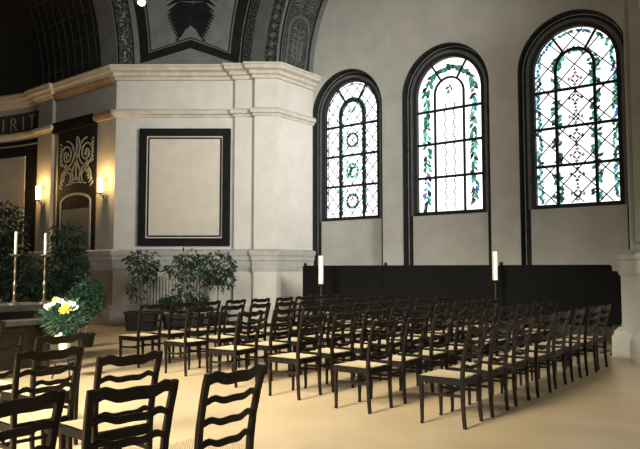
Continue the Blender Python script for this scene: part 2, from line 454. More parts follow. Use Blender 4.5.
for sg in (-1,1):
    for q in range(9):                            # long quills of the folded wings, ending in a point
        t=q/8
        x0,y0=352+(346-352)*t, 20+70*t
        x1,y1=258+34*t**1.3, 62+92*t
        xm,ym=(x0+x1)/2-8*(1-t), (y0+y1)/2-14
        a,b,c_=[(sg*-p[0],p[1]) for p in (cw(x0,y0),cw(xm,ym),cw(x1,y1))]
        mb.ribbon(pm,[a,((a[0]+b[0])/2,(a[1]+b[1])/2),b,((b[0]+c_[0])/2,(b[1]+c_[1])/2-.02),c_],[.05,.085,.10,.085,.02],.014)
    for q in range(12):                           # upper coverts
        x0,y0=345+(4 if sg<0 else -6), 14-14*q
        x1,y1=262-3*q, 44-22*q
        a,b,c_=[(sg*-p[0],p[1]) for p in (cw(x0,y0),cw((x0+x1)/2,(y0+y1)/2-16),cw(x1,y1))]
        mb.ribbon(pm,[a,b,c_],[.06,.12,.03],.013)
    mb.ribbon(pm,[(sg*p[0],p[1]) for p in (cw(345-52,150),cw(345-53,158))],[.05,.10],.013)
mb.build('painted_wings','dark_paint',pe)

# ------------------------------------------------------------------ window arm wall with three arched niches
WX = [-10.24,-7.30,-4.29]; NHW=1.13; NSPS=[5.73,5.81,5.87]; NSP=5.74; ND=.20
def arched_wall(mb, x0, x1, z0, z1, Y, holes, flip=False, n=24):
    """flat wall with arched openings: holes = (cx, half width, sill z, spring z)"""
    cur = x0
    for cx,hw,zs,sp in holes:
        a,b = cx-hw, cx+hw
        mb.quad((cur,Y,z0),(a,Y,z0),(a,Y,z1),(cur,Y,z1))
        if zs > z0: mb.quad((a,Y,z0),(b,Y,z0),(b,Y,zs),(a,Y,zs))
        for i in range(n):
            t0=PI-PI*i/n; t1=PI-PI*(i+1)/n
            p=(cx+hw*math.cos(t0),sp+hw*math.sin(t0)); q=(cx+hw*math.cos(t1),sp+hw*math.sin(t1))
            mb.quad((p[0],Y,p[1]),(q[0],Y,q[1]),(q[0],Y,z1),(p[0],Y,z1))
        cur = b
    mb.quad((cur,Y,z0),(x1,Y,z0),(x1,Y,z1),(cur,Y,z1))
def arch_outline(cx,hw,z0,sp,n=28):
    return [(cx-hw,z0),(cx-hw,sp)]+[(cx-hw*math.cos(PI*i/n),sp+hw*math.sin(PI*i/n)) for i in range(1,n)]+[(cx+hw,sp),(cx+hw,z0)]
mb = MB(); arched_wall(mb, -11.9, -2.2, 0, 11.9, YW, [(c,NHW,0,sp_) for c,sp_ in zip(WX,NSPS)])
mb.box((-11.9,YW+.8,0),(-2.2,YW+.9,11.9))
ww = struct(mb.build('wall_windows','plaster_grey'), 'grey beige wall with three arched window niches', 'wall')
for k,c in enumerate(WX):
    NSP=NSPS[k]
    # reveal
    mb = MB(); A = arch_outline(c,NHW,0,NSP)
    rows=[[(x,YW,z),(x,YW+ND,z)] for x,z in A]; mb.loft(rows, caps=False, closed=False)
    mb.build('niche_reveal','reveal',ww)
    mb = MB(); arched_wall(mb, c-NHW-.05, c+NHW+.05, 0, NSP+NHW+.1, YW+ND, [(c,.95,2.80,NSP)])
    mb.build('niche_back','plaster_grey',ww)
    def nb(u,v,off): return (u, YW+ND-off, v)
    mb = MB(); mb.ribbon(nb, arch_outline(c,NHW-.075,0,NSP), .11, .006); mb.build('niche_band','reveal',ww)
    mb = MB(); mb.ribbon(nb, arch_outline(c,NHW-.012,0,NSP), .02, .008); mb.build('niche_pale_line','line_grey',ww)
    mb = MB()                                    # painted line round the niche mouth
    def wf(u,v,off): return (u, YW-off, v)
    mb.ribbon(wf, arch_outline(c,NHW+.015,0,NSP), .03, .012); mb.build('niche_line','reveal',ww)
    # the window
    def gf(u,v,off): return (u, YW+ND+.10-off, v)
    mb = MB()
    A = arch_outline(c,.955,2.80,NSP); B = arch_outline(c,.87,2.885,NSP)
    A2=A+[A[0]]; B2=B+[B[0]]
    rows=[[(a[0],YW+ND-.03,a[1]),(b[0],YW+ND-.01,b[1]),(b[0],YW+ND+.13,b[1]),(a[0],YW+ND+.13,a[1])] for a,b in zip(A2,B2)]
    mb.loft(rows, caps=False)
    win = struct(mb.build(f'window_{k+1}','lead'), ['left arched stained window with small rosettes','middle arched stained window with green leaf garlands','right arched stained window with diamond lattice'][k], 'window')
    # moulded bead around
    mb = MB()
    def bf(u,v,off): return (u, YW+ND-off, v)
    mb.ribbon(bf, arch_outline(c,1.00,2.3 if False else 2.80,NSP), .07, .035); mb.build('frame_bead','bead',win)
    # glass
    mb = MB(); n=28
    G = arch_outline(c,.875,2.88,NSP); mb.add([(x,YW+ND+.11,z) for x,z in G],[tuple(range(len(G)))])
    mb.add([(x,YW+ND+.14,z) for x,z in G],[tuple(range(len(G)))])
    mb.build('glass','glass',win)
    # bars
    mb = MB(); hb=.06
    for z in (3.74,4.58,5.41): mb.ribbon(gf, [(c-.87,z),(c+.87,z)], hb, .04)
    ib = .39
    if k==2: ib=.41
    mb.ribbon(gf, arch_outline(c,ib,2.885,NSP), .05 if k==1 else .062, .045)
    for sg in (-1,1):
        a=math.radians(32); mb.ribbon(gf, [(c+sg*ib*math.sin(a),NSP+ib*math.cos(a)),(c+sg*.87*math.sin(a),NSP+.87*math.cos(a))], .045, .04)
    mb.build('window_bars','lead',win)
    def inside(x,z,m_=0):
        if z < 2.9: return False
        if z < NSP: return abs(x-c) < .87-m_
        return math.hypot(x-c,z-NSP) < .87-m_
    rg = random.Random(20+k)
    # lattice
    if k != 1:
        mb = MB(); p = .40 if k==0 else .58
        for sg in (-1,1):
            for i in range(-16,17):
                run=[]
                for j in range(0,161):
                    x = c-.87+1.74*j/160; z = 4.2+i*p+sg*(x-c)*(1.2 if k==0 else 1.0)
                    if inside(x,z,.01): run.append((x,z))
                    else:
                        if len(run)>2: mb.ribbon(gf,[run[0],run[-1]],.019 if k==0 else .025,.015)
                        run=[]
                if len(run)>2: mb.ribbon(gf,[run[0],run[-1]],.019 if k==0 else .025,.015)
        mb.build('lattice_leads','thin_lead',win)
    # coloured pieces of glass
    cols={'g_green':MB(),'g_dark':MB(),'g_blue':MB(),'g_teal':MB(),'g_rose':MB()}
    def blade(x,z,ang,l,w,key):
        if not inside(x,z,.02): return
        ca,sa=math.cos(ang),math.sin(ang); y=YW+ND+.098
        l*=1.15; w*=1.45
        P=[(-l/2,0),(-l*.15,w/2),(l/2,0),(-l*.15,-w/2)]
        cols[key].add([(x+px*ca-py*sa,y,z+px*sa+py*ca) for px,py in P],[(0,1,2,3)])
    def along_arch(r_hw, step, fn):
        L = arch_outline(c,r_hw,2.95,NSP,40); 
        for i in range(len(L)-1):
            d=math.hypot(L[i+1][0]-L[i][0],L[i+1][1]-L[i][1]); m_=max(1,int(d/step))
            for q in range(m_):
                t=q/m_; fn(L[i][0]+(L[i+1][0]-L[i][0])*t, L[i][1]+(L[i+1][1]-L[i][1])*t, math.atan2(L[i+1][1]-L[i][1],L[i+1][0]-L[i][0]))
    def pick(ws):
        r_=rg.random(); acc=0
        for kk,w_ in ws:
            acc+=w_
            if r_<acc: return kk
        return ws[-1][0]
    if k==0:
        along_arch(.82,.055,lambda x,z,a: blade(x+rg.uniform(-.01,.01),z,a+rg.uniform(-.6,.6),.07,.035,pick([('g_dark',.6),('g_green',.2),('g_blue',.2)])))
        for r_ in (.35,.43):
            along_arch(r_,.06,lambda x,z,a: blade(x+rg.uniform(-.02,.02),z,a+rg.uniform(-.9,.9),.11,.05,pick([('g_green',.45),('g_dark',.4),('g_teal',.15)])))
        for mz,ky in ((3.32,'g_dark'),(4.16,'g_teal'),(5.0,'g_dark')):
            for q in range(12):
                a=q/12*2*PI; blade(c+.18*math.cos(a),mz+.18*math.sin(a),a+PI/2,.13,.075,ky if q%3 else 'g_green')
            if ky!='g_dark':
                for q in range(9): blade(c+rg.uniform(-.1,.1),mz+rg.uniform(-.1,.1),rg.uniform(0,PI),.14,.06,pick([('g_green',.5),('g_dark',.5)]))
            else:
                for q in range(4): blade(c+.06*math.cos(q*PI/2+PI/4),mz+.06*math.sin(q*PI/2+PI/4),q*PI/2+PI/4,.10,.02,'g_dark')
        for q in range(12): blade(c+rg.uniform(-.13,.13),5.80+rg.uniform(-.13,.13),rg.uniform(0,PI),.12,.03,pick([('g_blue',.4),('g_teal',.6)]))
    elif k==1:
        def gar(x,z,a):
            sd=rg.choice([-1,1])
            blade(x+rg.uniform(-.03,.03)+sd*.05,z+rg.uniform(-.03,.03),a+sd*rg.uniform(.35,.9),rg.uniform(.15,.23),rg.uniform(.055,.085),pick([('g_green',.36),('g_dark',.26),('g_teal',.26),('g_blue',.05),('g_rose',.07)]))
            if rg.random()<.45: blade(x-sd*.05,z,a-sd*rg.uniform(.3,1.0),rg.uniform(.10,.16),.045,pick([('g_dark',.5),('g_green',.3),('g_rose',.2)]))
        along_arch(.635,.075,gar)
        for sx in (-.12,.12):
            z=2.95
            while z<5.55:
                blade(c+sx+.022*math.sin(z*22),z,PI/2+.6*math.cos(z*22),.06,.032,'g_dark'); z+=.055
        for q in range(9): blade(c+rg.uniform(-.13,.13),5.92+rg.uniform(-.1,.1),rg.uniform(.4,2.6),.15,.025,'g_dark')
    else:
        along_arch(.80,.042,lambda x,z,a: blade(x+rg.uniform(-.05,.05),z,a+rg.uniform(-1.2,1.2),.10,.055,pick([('g_green',.38),('g_dark',.2),('g_teal',.25),('g_blue',.17)])))
        def bush(x,z,a):
            ph=(z*2.4)%1.0
            if rg.random() < (.85 if ph<.55 else .4):
                for q in range(2): blade(x+rg.uniform(-.09,.09),z+rg.uniform(-.03,.03),rg.uniform(0,PI),.13,.06,pick([('g_green',.4),('g_dark',.35),('g_teal',.2),('g_blue',.1)]))
        along_arch(.41,.045,bush)
        for i in range(7):
            mz=3.1+.42*i
            for q in range(4):
                a=q*PI/2; blade(c+.13*math.cos(a),mz+.13*math.sin(a),a+PI/2,.10,.055,'g_dark' if i%2 else 'g_rose')
                blade(c+.065*math.cos(a+PI/4),mz+.065*math.sin(a+PI/4),a+3*PI/4,.13,.035,'g_dark')
            blade(c,mz+.21,PI/2,.06,.05,'g_dark')
    for key,m_ in cols.items():
        if m_.f: m_.build({'g_green':'green_glass','g_dark':'dark_glass','g_blue':'blue_glass','g_teal':'teal_glass','g_rose':'rose_glass'}[key],key,win)

# right pier: stepped pedestal and upper shaft
mb = MB()
mb.box((-2.90,11.95,0),(3.0,14.6,1.45)); mb.box((-2.50,11.45,0),(3.0,12.0,1.45))
mb.box((-2.76,12.05,1.45),(3.0,14.6,ZS)); mb.box((-2.38,11.55,1.45),(3.0,12.1,ZS))
rp = struct(mb.build('wall_pier_right','plaster_grey'), 'stepped grey pier at the right edge', 'wall')
rpath=[(-2.90,14.0),(-2.90,11.95),(-2.50,11.95),(-2.50,11.45),(3.0,11.45)]
def mirror_profile(path, prof, name, m):
    return sweep_profile(path, prof, name, m)
pl2=[(-.05,0),(.14,0),(.14,.34),(.11,.38),(.10,.44),(.04,.50),(-.05,.50)]
struct(sweep_profile(rpath, pl2, 'baseboard_right','plinth'), 'grey plinth of the right pier', 'baseboard')
struct(sweep_profile(rpath, [(-.05,1.38),(.02,1.38),(.04,1.46),(.02,1.50),(.02,1.62),(.05,1.66),(.06,1.72),(-.12,1.82),(-.14,1.38)], 'trim_20','dado'), 'grey dado moulding of the right pier', 'trim')
mb = MB()
def rf(u,v,off): return (u,12.05-off,v)
mb.ribbon(rf, [(-2.70,1.95),(-2.70,6.5)], .05, .02); mb.ribbon(rf, [(-2.70,1.93),(-2.38,1.93)], .05, .02)
mb.build('panel_line','line_grey',rp)
rpath2=[(-2.76,14.0),(-2.76,12.05),(-2.38,12.05),(-2.38,11.55),(3.0,11.55)]
struct(sweep_profile(rpath2, cornice, 'trim_21','moulding'), 'cornice of the right pier', 'trim')

mb = MB(); mb.box((-15.7,-9.2,0),(7,-9,11.8)); mb.box((-15.7,-9,0),(-14.89,YA-RA-.5,11.8))
struct(mb.build('wall_opposite','plaster_grey'), 'wall of the opposite transept behind the viewer', 'wall')
# ceiling above the crossing
mb = MB(); mb.box((-15.7,-9,11.8),(7,14.9,12.0))
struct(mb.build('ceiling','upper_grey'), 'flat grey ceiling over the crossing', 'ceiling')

# ------------------------------------------------------------------ framed panel on the pier wall
def wl(Z, x): return F*Z + R*x
pa = empty('wall_panel', tuple(wl(17.08,-3.58)+Vector((0,0,2.08))), math.atan2(R.y,R.x))
tag(pa, 'large dark framed pale panel hanging on the pier wall', 'panel')
PW,PH = 2.42,3.11
mb = MB()
fw=.20
for a,b in (((-PW/2,-.07,0),(PW/2,.0,fw)),((-PW/2,-.07,PH-fw),(PW/2,.0,PH)),((-PW/2,-.07,fw),(-PW/2+fw,.0,PH-fw)),((PW/2-fw,-.07,fw),(PW/2,.0,PH-fw))): mb.box(a,b)
mb.build('frame','dark_paint',pa)
mb = MB(); mb.box((-PW/2+fw,-.03,fw),(PW/2-fw,0,PH-fw)); mb.build('field','panel',pa)
mb = MB()
def pf(u,v,off): return (u,-.03-off,v)
q=fw+.055; sq=[(-PW/2+q,q),(-PW/2+q,PH-q),(PW/2-q,PH-q),(PW/2-q,q),(-PW/2+q,q)]
for a,b in zip(sq,sq[1:]): mb.ribbon(pf,[a,b],.042,.008)
mb.build('inner_line','dark_paint',pa)

# radiator under the panel
ra = empty('radiator', tuple(wl(16.93,-3.78)), math.atan2(R.y,R.x))
tag(ra,'cream ribbed radiator on the wall behind the plants','radiator')
mb = MB()
for i in range(19):
    x=-.72+.08*i; mb.box((x-.027,-.09,.42),(x+.027,.09,1.28))
mb.build('ribs','radiator',ra)
mb = MB(); mb.tube([(-.76,0,1.24),(.76,0,1.24)],.035); mb.tube([(-.76,0,.46),(.76,0,.46)],.035); mb.build('header_pipes','radiator',ra)
for x in (-.6,.6):
    mb = MB(); mb.box((x-.02,-.02,0),(x+.02,.02,.45)); mb.build('leg','radiator',ra)

# ------------------------------------------------------------------ chairs
def make_chair():
    t = empty('ladder_back_chair',(0,0,0))
    # seat frame
    mb = MB()
    def seat_pt(x): return .225-.022*(x+.21)/.43     # half width: wider in front (front is -x)
    for sg in (-1,1):
        mb.sweep([(-.215,sg*(seat_pt(-.215)-.012),.425),(.215,sg*(seat_pt(.215)-.012),.425)],(.026,.062),(0,1,0))
    mb.sweep([(-.222,-.225,.425),(-.235,0,.425),(-.222,.225,.425)],(.028,.062),(1,0,0))
    mb.sweep([(.212,-.2,.425),(.212,.2,.425)],(.026,.06),(1,0,0))
    mb.build('seat_frame','wood_seat',t)
    mb = MB(); rows=[]
    for i in range(9):
        x=-.232+.425*i/8; hw=seat_pt(x)-.006
        rows.append([(x,-hw+2*hw*j/8, .455+.012*math.sin(PI*i/8)*math.sin(PI*j/8)*-1+.006) for j in range(9)])
    mb.loft(rows,caps=False,closed=False)
    rows=[[(p[0],p[1],.44) for p in (r[0],r[-1])] for r in rows]
    mb.loft(rows,caps=False,closed=False)
    mb.build('seat','cane',t)
    for sg in (-1,1):
        mb = MB()
        mb.sweep([(-.213,sg*.207,.455),(-.213,sg*.207,.36),(-.208,sg*.207,.2),(-.205,sg*.207,.03),(-.21,sg*.207,0)],[(.040,.040),(.040,.040),(.034,.034),(.026,.026),(.03,.03)],(0,1,0))
        mb.build('leg','wood',t)
        mb = MB()
        P=[(.232,0),(.222,.10),(.214,.25),(.213,.42),(.216,.52),(.232,.66),(.262,.80),(.290,.90),(.302,.945)]
        mb.sweep([(x,sg*(.195+.018*max(0,z-.42)/.5),z) for x,z in P],[(.028,.032),(.030,.034),(.032,.038),(.034,.042),(.034,.040),(.034,.036),(.035,.032),(.038,.030),(.034,.026)],(0,1,0))
        mb.build('back_post','wood',t)
    def bx(z):
        Q=[(.42,.215),(.52,.216),(.66,.232),(.80,.262),(.90,.290),(.95,.304)]
        for (z0,x0),(z1,x1) in zip(Q,Q[1:]):
            if z<=z1: return x0+(x1-x0)*(z-z0)/(z1-z0)
        return .304
    def wave(s): return .023*math.exp(-((s-.15)/.10)**2)+.023*math.exp(-((s-.85)/.10)**2)+.007*math.exp(-((s-.5)/.14)**2)-.004
    for zc,h,nm in ((.555,.033,'slat'),(.672,.033,'slat'),(.790,.033,'slat'),(.908,.056,'crest_rail')):
        mb = MB(); rings=[]; n=18; th=.011
        half=.20 if nm=='slat' else .224
        for i in range(n+1):
            s=i/n; y=-half+2*half*s; bow=.022*math.sin(PI*s)
            zz=zc+wave(s)*(1.0 if nm=='slat' else 1.1); hh=h*(1+.18*math.sin(PI*s))/2
            if nm=='crest_rail' and (i==0 or i==n): hh*=.75
            rings.append([(bx(zz+dz)+bow+dx,y,zz+dz) for dx,dz in ((-th,-hh),(-th,hh*.8),(-th*.4,hh),(th*.4,hh),(th,hh*.8),(th,-hh))])
        mb.loft(rings); mb.build(nm,'wood',t)
    for sg in (-1,1):
        mb = MB(); mb.sweep([(-.208,sg*.205,.285),(.216,sg*.196,.30)],(.018,.026),(0,1,0)); mb.build('stretcher','wood',t)
    mb = MB(); mb.sweep([(.01,-.2,.293),(.01,.2,.293)],(.018,.024),(1,0,0)); mb.build('stretcher','wood',t)
    return t
proto = make_chair()
first=[True]
jr = random.Random(11)
def place(cx,cy,rz,label,group):
    o = proto if first[0] else dup(proto); first[0]=False
    o.location=(cx,cy,0); o.rotation_euler=(0,0,rz); tag(o,label,'chair',group); return o
ORD=['','second','third','fourth','fifth','sixth','seventh','eighth','ninth']
rows=[(-3.01,5.86,8,.640),(-4.04,5.87,9,.640),(-5.07,5.92,9,.635),(-6.20,6.03,9,.63),(-7.38,6.22,9,.61),(-8.53,6.25,9,.605)]
rname=['nearest row','second nearest row','third nearest row','fourth nearest row','fifth nearest row','farthest row']
for r,(cx,cy,n,sp) in enumerate(rows):
    for k in range(n):
        pos = 'on the aisle' if k==0 else ORD[k]+' from the aisle'
        if k==n-1: pos += ', last'
        place(cx+jr.uniform(-.02,.02), cy+k*sp+jr.uniform(-.015,.015), math.radians(jr.uniform(-2.5,2.5)),
              f'dark ladder-back chair {pos}, {rname[r]} of the right block', 'ladder-back chairs right of the aisle')
left=[(-2.90,2.54,1,'dark ladder-back chair in the foreground, rightmost of the left block beside the aisle'),
      (-2.93,1.955,-9,'dark ladder-back chair in the foreground, next left of the rightmost foreground chair'),
      (-3.08,1.40,2,'dark ladder-back chair at the bottom left corner, cut by the frame'),
      (-3.89,2.60,-6,'dark ladder-back chair with its cream seat visible behind the near foreground chair'),
      (-4.52,2.39,-4,'dark ladder-back chair at the left edge, two rows behind the corner chair'),
      (-5.36,2.93,2,'dark ladder-back chair whose crest crosses in front of the white flower pot'),
      (-6.05,2.75,1,'dark ladder-back chair at the left edge, seen through the slats of a nearer one'),
      (-7.15,3.10,0,'dark ladder-back chair before the altar, farthest of the left block')]
for cx,cy,a,lb in left: place(cx,cy,math.radians(a),lb,'ladder-back chairs left of the aisle')

# ------------------------------------------------------------------ black screens
def screen(name, x0,x1,y0,y1,zb,zt,label,rad=.10,cutr=False):
    d=Vector((x1-x0,y1-y0,0)); L=d.length
    t=empty(name,((x0+x1)/2,(y0+y1)/2,0),math.atan2(d.y,d.x)); tag(t,label,'screen','black screens along the window wall')
    mb=MB(); pts=[]
    for cx,cz,a0 in ((L/2-rad,zt-rad,0),(-L/2+rad,zt-rad,90),(-L/2+rad,zb+rad,180),(L/2-rad,zb+rad,270)):
        for i in range(5):
            a=math.radians(a0+90*i/4); pts.append((cx+rad*math.cos(a),cz+rad*math.sin(a)))
    mb.loft([[(x,-.03,z) for x,z in pts],[(x,.03,z) for x,z in pts]]); mb.build('panel','screen',t)
    for sx in (-1,1):
        x=sx*(L/2-.16)
        mb=MB(); mb.box((x-.02,-.02,.03),(x+.02,.02,zb+.1)); mb.box((x-.03,-.22,0),(x+.03,.22,.03)); mb.build('leg','black_metal',t)
    return t
lbs=['black free-standing screen nearest the pier wall, left of three','black free-standing screen in the middle, below the middle window','black free-standing screen on the right, below the right window']
for (x0,x1),lb in zip(((-10.30,-7.98),(-7.97,-5.27),(-5.26,-3.14)),lbs):
    t=screen('standing_screen',x0,x1,12.34,12.34,.46,1.56,lb,.05)
    mb=MB(); mb.lathe([(.03,-.01),(.045,.02),(.03,.06),(.0,.07)],( -(x1-x0)/2+.06,0,1.56),10); mb.build('finial','black_metal',t)
screen('standing_screen',-3.95,-2.93,12.18,12.18,.50,1.45,'short lower black screen at the right end beside the grey pier',.12)

# ------------------------------------------------------------------ tall candles on stands
def stand(x,y,h,rc,lc,lab1,lab2,m='black_metal'):
    t=empty('candle_stand',(x,y,0)); tag(t,lab1,'candle stand')
    mb=MB(); mb.lathe([(.17,0),(.17,.02),(.06,.05),(.03,.09),(.0,.09)]); mb.build('base',m,t,False)
    mb=MB(); mb.tube([(0,0,.05),(0,0,h-.03)],.018,10); mb.lathe([(.02,h*.5-.03),(.035,h*.5),(.02,h*.5+.03)],seg=10); mb.build('stem',m,t)
    mb=MB(); mb.lathe([(.02,h-.05),(.07,h-.02),(.075,h),(.0,h-.005)]); mb.build('drip_pan',m,t)
    c=empty('candle',(x,y,h)); tag(c,lab2,'candle')
    mb=MB(); mb.lathe([(rc,0),(rc,lc-.01),(rc*.8,lc),(0,lc-.008)],seg=16); mb.build('wax_body','wax',c,False)
    mb=MB(); mb.tube([(0,0,lc-.01),(.003,0,lc+.025)],.003,6); mb.build('wick','black_metal',c)
# ------------------------------------------------------------------ sconces
def sconce(x,lab):
    t=empty('wall_sconce',(x,9.93 if x<-17.9 else 10.03,3.45)); tag(t,lab,'sconce','lit amber wall sconces')
    mb=MB(); mb.lathe([(.0,-.10),(.05,-.09),(.06,.0),(.03,.02)],(0,-.03,0),12); mb.tube([(0,0,-.02),(0,-.10,-.04),(0,-.17,.03)],.014,8); mb.build('bracket','brass',t)
    mb=MB(); mb.lathe([(.03,.02),(.08,.04),(.09,.06),(.0,.06)],(0,-.17,0),14); mb.build('cup','brass',t)
    mb=MB(); mb.lathe([(.055,.06),(.062,.10),(.062,.42),(.05,.46),(.0,.46)],(0,-.17,0),14); mb.build('glass_shade','shade',t,True)
    l=bpy.data.lights.new('sconce_light','POINT'); l.energy=46; l.color=(1,.60,.22); l.shadow_soft_size=.06
    lo=bpy.data.objects.new('sconce_light',l); COL.objects.link(lo); lo.parent=t; lo.location=(0,-.30,.42)
sconce(-18.33,'lit amber sconce on the pilaster left of the scroll panel')
sconce(-15.30,'lit amber sconce right of the scroll panel, nearest the pier')

# pendant spot near the top edge
pz=6.50; pp=wl(12.0,-3.38)
t=empty('pendant_lamp',(pp.x,pp.y,pz)); tag(t,'small lit pendant lamp hanging above the pier wall','lamp')
mb=MB(); mb.tube([(0,0,.12),(0,0,11.8-pz)],.008,6); mb.build('cord','black_metal',t)
mb=MB(); mb.lathe([(.02,.22),(.05,.18),(.11,.06),(.115,.04),(.0,.05)]); mb.build('lamp_shade','black_metal',t)
mb=MB(); mb.lathe([(.0,-.05),(.055,-.02),(.07,.02),(.05,.05),(0,.06)],seg=14); mb.build('bulb','bulb',t,True)

# ------------------------------------------------------------------ plants
def leaf(mb, p, d, l, w, rg):
    d=d.normalized(); s=d.cross(Vector((rg.uniform(-1,1),rg.uniform(-1,1),rg.uniform(.2,1)))).normalized(); n=s.cross(d)
    m1=p+d*l*.45
    mb.add([p, m1+s*w/2-n*.0, p+d*l-n*l*.12, m1-s*w/2, m1-n*w*.22],[(0,4,1),(1,4,2),(2,4,3),(3,4,0)])
def plant(name, loc, lab, trunk_h, crown, nleaf, lsize, potr, poth, seed, lm='leaf', square=False, group=None, tr=.02):
    """crown: list of ellipsoid blobs (x,y,z,rx,ry,rz)"""
    rg=random.Random(seed)
    t=empty(name,loc); tag(t,lab,'plant',group)
    mb=MB()
    if square: mb.loft([[(sx*r_*1.2,sy*r_*.8,z) for sx,sy in ((-1,-1),(1,-1),(1,1),(-1,1))] for r_,z in ((potr*.86,0),(potr,poth*.93),(potr*1.06,poth*.93),(potr*1.06,poth),(potr*.94,poth),(potr*.93,poth*.88))])
    else: mb.lathe([(potr*.75,0),(potr*.97,poth*.85),(potr*1.05,poth*.86),(potr*1.05,poth),(potr*.92,poth),(potr*.9,poth*.88)],seg=20)
    mb.build('pot','pot',t)
    mb=MB(); mb.lathe([(potr*.86,poth*.84),(potr*.84,poth*.9),(0,poth*.92)],seg=16); mb.build('soil','soil',t)
    mb=MB(); top=trunk_h
    mb.tube([(0,0,poth*.85),(.02,.01,poth+(top-poth)*.4),(-.015,0,poth+(top-poth)*.75),(.0,0,top)],[tr,tr*.85,tr*.7,tr*.4],7)
    lv=MB()
    vols=[b[3]*b[4]*b[5] for b in crown]; tot=sum(vols)
    for b,v in zip(crown,vols):
        c=Vector(b[:3]); rr=b[3:]
        for i in range(6):
            tip=c+Vector((rg.uniform(-.8,.8)*rr[0],rg.uniform(-.8,.8)*rr[1],rg.uniform(-.6,.9)*rr[2])); st=Vector((0,0,min(max(c.z-rr[2]*.7,poth),top)))
            mid=st.lerp(tip,.5)+Vector((0,0,.06)); mb.tube([st,mid,tip],[tr*.4,tr*.3,tr*.12],5)
        for i in range(int(nleaf*v/tot)):
            while True:
                q=Vector((rg.uniform(-1,1),rg.uniform(-1,1),rg.uniform(-1,1)))
                if .25<q.length<1 and math.sin(q.x*7+seed+b[2])*math.cos(q.z*6+seed)+.3*q.y>-.55: break
            p=c+Vector((q.x*rr[0],q.y*rr[1],q.z*rr[2]))
            d=Vector((q.x*.9,q.y*.9,q.z*.3-.45))+Vector((rg.uniform(-.6,.6),rg.uniform(-.6,.6),rg.uniform(-.5,.5)))
            leaf(lv,p,d,lsize*rg.uniform(.7,1.25),lsize*.42,rg)
    mb.build('trunk','bark',t); lv.build('foliage',lm,t)
    return t
def at(Z,x): v=wl(Z,x); return (v.x,v.y,0)
RZ=math.atan2(R.y,R.x)
# three ficus in black tubs before the pier wall
p=plant('potted_ficus',at(15.9,-4.33),'slender potted ficus left of the radiator, below the panel',1.55,[(0.02,0,1.62,.36,.3,.36),(.10,0,1.35,.26,.25,.3),(-.14,0,1.0,.22,.22,.34),(-.22,0,1.72,.22,.2,.14)],520,.13,.30,.45,1,square=True); p.rotation_euler[2]=RZ
p=plant('potted_ficus',at(15.2,-3.16),'middle potted ficus in front of the radiator',1.6,[(-.05,0,1.45,.42,.3,.26),(.12,0,1.72,.36,.28,.18),(0,0,1.05,.22,.22,.26)],500,.13,.30,.42,2,square=True); p.rotation_euler[2]=RZ
p=plant('potted_ficus',at(16.2,-2.55),'potted ficus right of the radiator, nearest the pilaster',1.7,[(0,0,1.55,.46,.34,.38),(.12,0,1.2,.32,.26,.26),(-.22,0,1.25,.24,.24,.24)],620,.13,.26,.4,3); p.rotation_euler[2]=RZ
p=plant('low_bushy_plant',at(16.15,-3.70),'low bushy potted plant between the left and middle ficus',.62,[(0,0,.66,.36,.22,.2)],360,.11,.20,.36,4)
p=plant('low_bushy_plant',at(16.35,-3.08),'low bushy potted plant between the middle and right ficus',.62,[(0,0,.66,.36,.22,.2)],360,.11,.20,.36,5)
# trees near the altar
plant('potted_tree',at(12.5,-4.46),'potted tree in a round black pot beside the altar flowers',1.0,[(0,0,.93,.36,.36,.30),(.05,0,1.15,.26,.26,.22),(.22,0,.78,.2,.2,.2),(-.15,0,.75,.22,.2,.2)],1000,.10,.17,.26,6,'leaf2')
plant('tall_ficus_tree',at(14.6,-5.70),'tall dark ficus tree behind the right altar candle',2.0,[(.05,0,2.15,.40,.4,.42),(0,0,1.55,.55,.45,.5),(.45,0,1.5,.30,.25,.25),(-.1,0,.95,.55,.45,.45)],1700,.13,.22,.35,7)
plant('tall_ficus_tree',at(15.2,-7.35),'tall dark ficus tree at the left edge behind the altar',2.4,[(-.1,0,2.55,.55,.5,.55),(.3,0,1.9,.40,.4,.4),(-.3,0,1.7,.6,.5,.6)],1500,.14,.24,.36,8)
plant('tall_ficus_tree',at(13.6,-6.10),'broad dark ficus behind the two altar candles',1.2,[(0,0,1.25,.62,.4,.5),(.45,0,1.0,.45,.4,.45),(-.55,0,1.1,.5,.4,.5)],1500,.13,.22,.35,9)

# ------------------------------------------------------------------ altar with two candlesticks
al=empty('altar_table',(-9.95,3.85,0)); tag(al,'dark wooden altar table with grey slab top, at the left edge','altar')
mb=MB(); mb.box((-.38,-1.35,.0),(.38,1.35,.10)); mb.build('plinth_board','altar',al)
mb=MB(); mb.box((-.32,-1.28,.10),(.32,1.28,.86))
for k in range(4): mb.box((.32,-1.2+.62*k,.2),(.345,-.72+.62*k,.76))
mb.build('body','altar',al)
mb=MB(); mb.box((-.45,-1.55,.86),(.45,1.55,.95)); mb.build('slab','altar_top',al)
def altar_candle(x,y,lab1,lab2):
    t=empty('candlestick',(x,y,.95)); tag(t,lab1,'candlestick')
    mb=MB(); mb.lathe([(.09,0),(.09,.02),(.04,.04),(.02,.07),(0,.07)],seg=16); mb.build('base','brass',t)
    mb=MB(); mb.lathe([(.014,.05),(.022,.16),(.012,.2),(.026,.30),(.012,.36),(.02,.48),(.012,.54),(.02,.64),(.014,.74),(0,.74)],seg=12); mb.build('stem','brass',t)
    mb=MB(); mb.lathe([(.02,.72),(.09,.745),(.095,.76),(.0,.752)],seg=16); mb.build('drip_pan','brass',t)
    c=empty('candle',(x,y,1.705)); tag(c,lab2,'candle')
    mb=MB(); mb.lathe([(.021,0),(.021,.34),(.016,.345),(0,.34)],seg=14); mb.build('wax_body','wax',c)
    mb=MB(); mb.tube([(0,0,.34),(.002,0,.365)],.0025,6); mb.build('wick','black_metal',c)
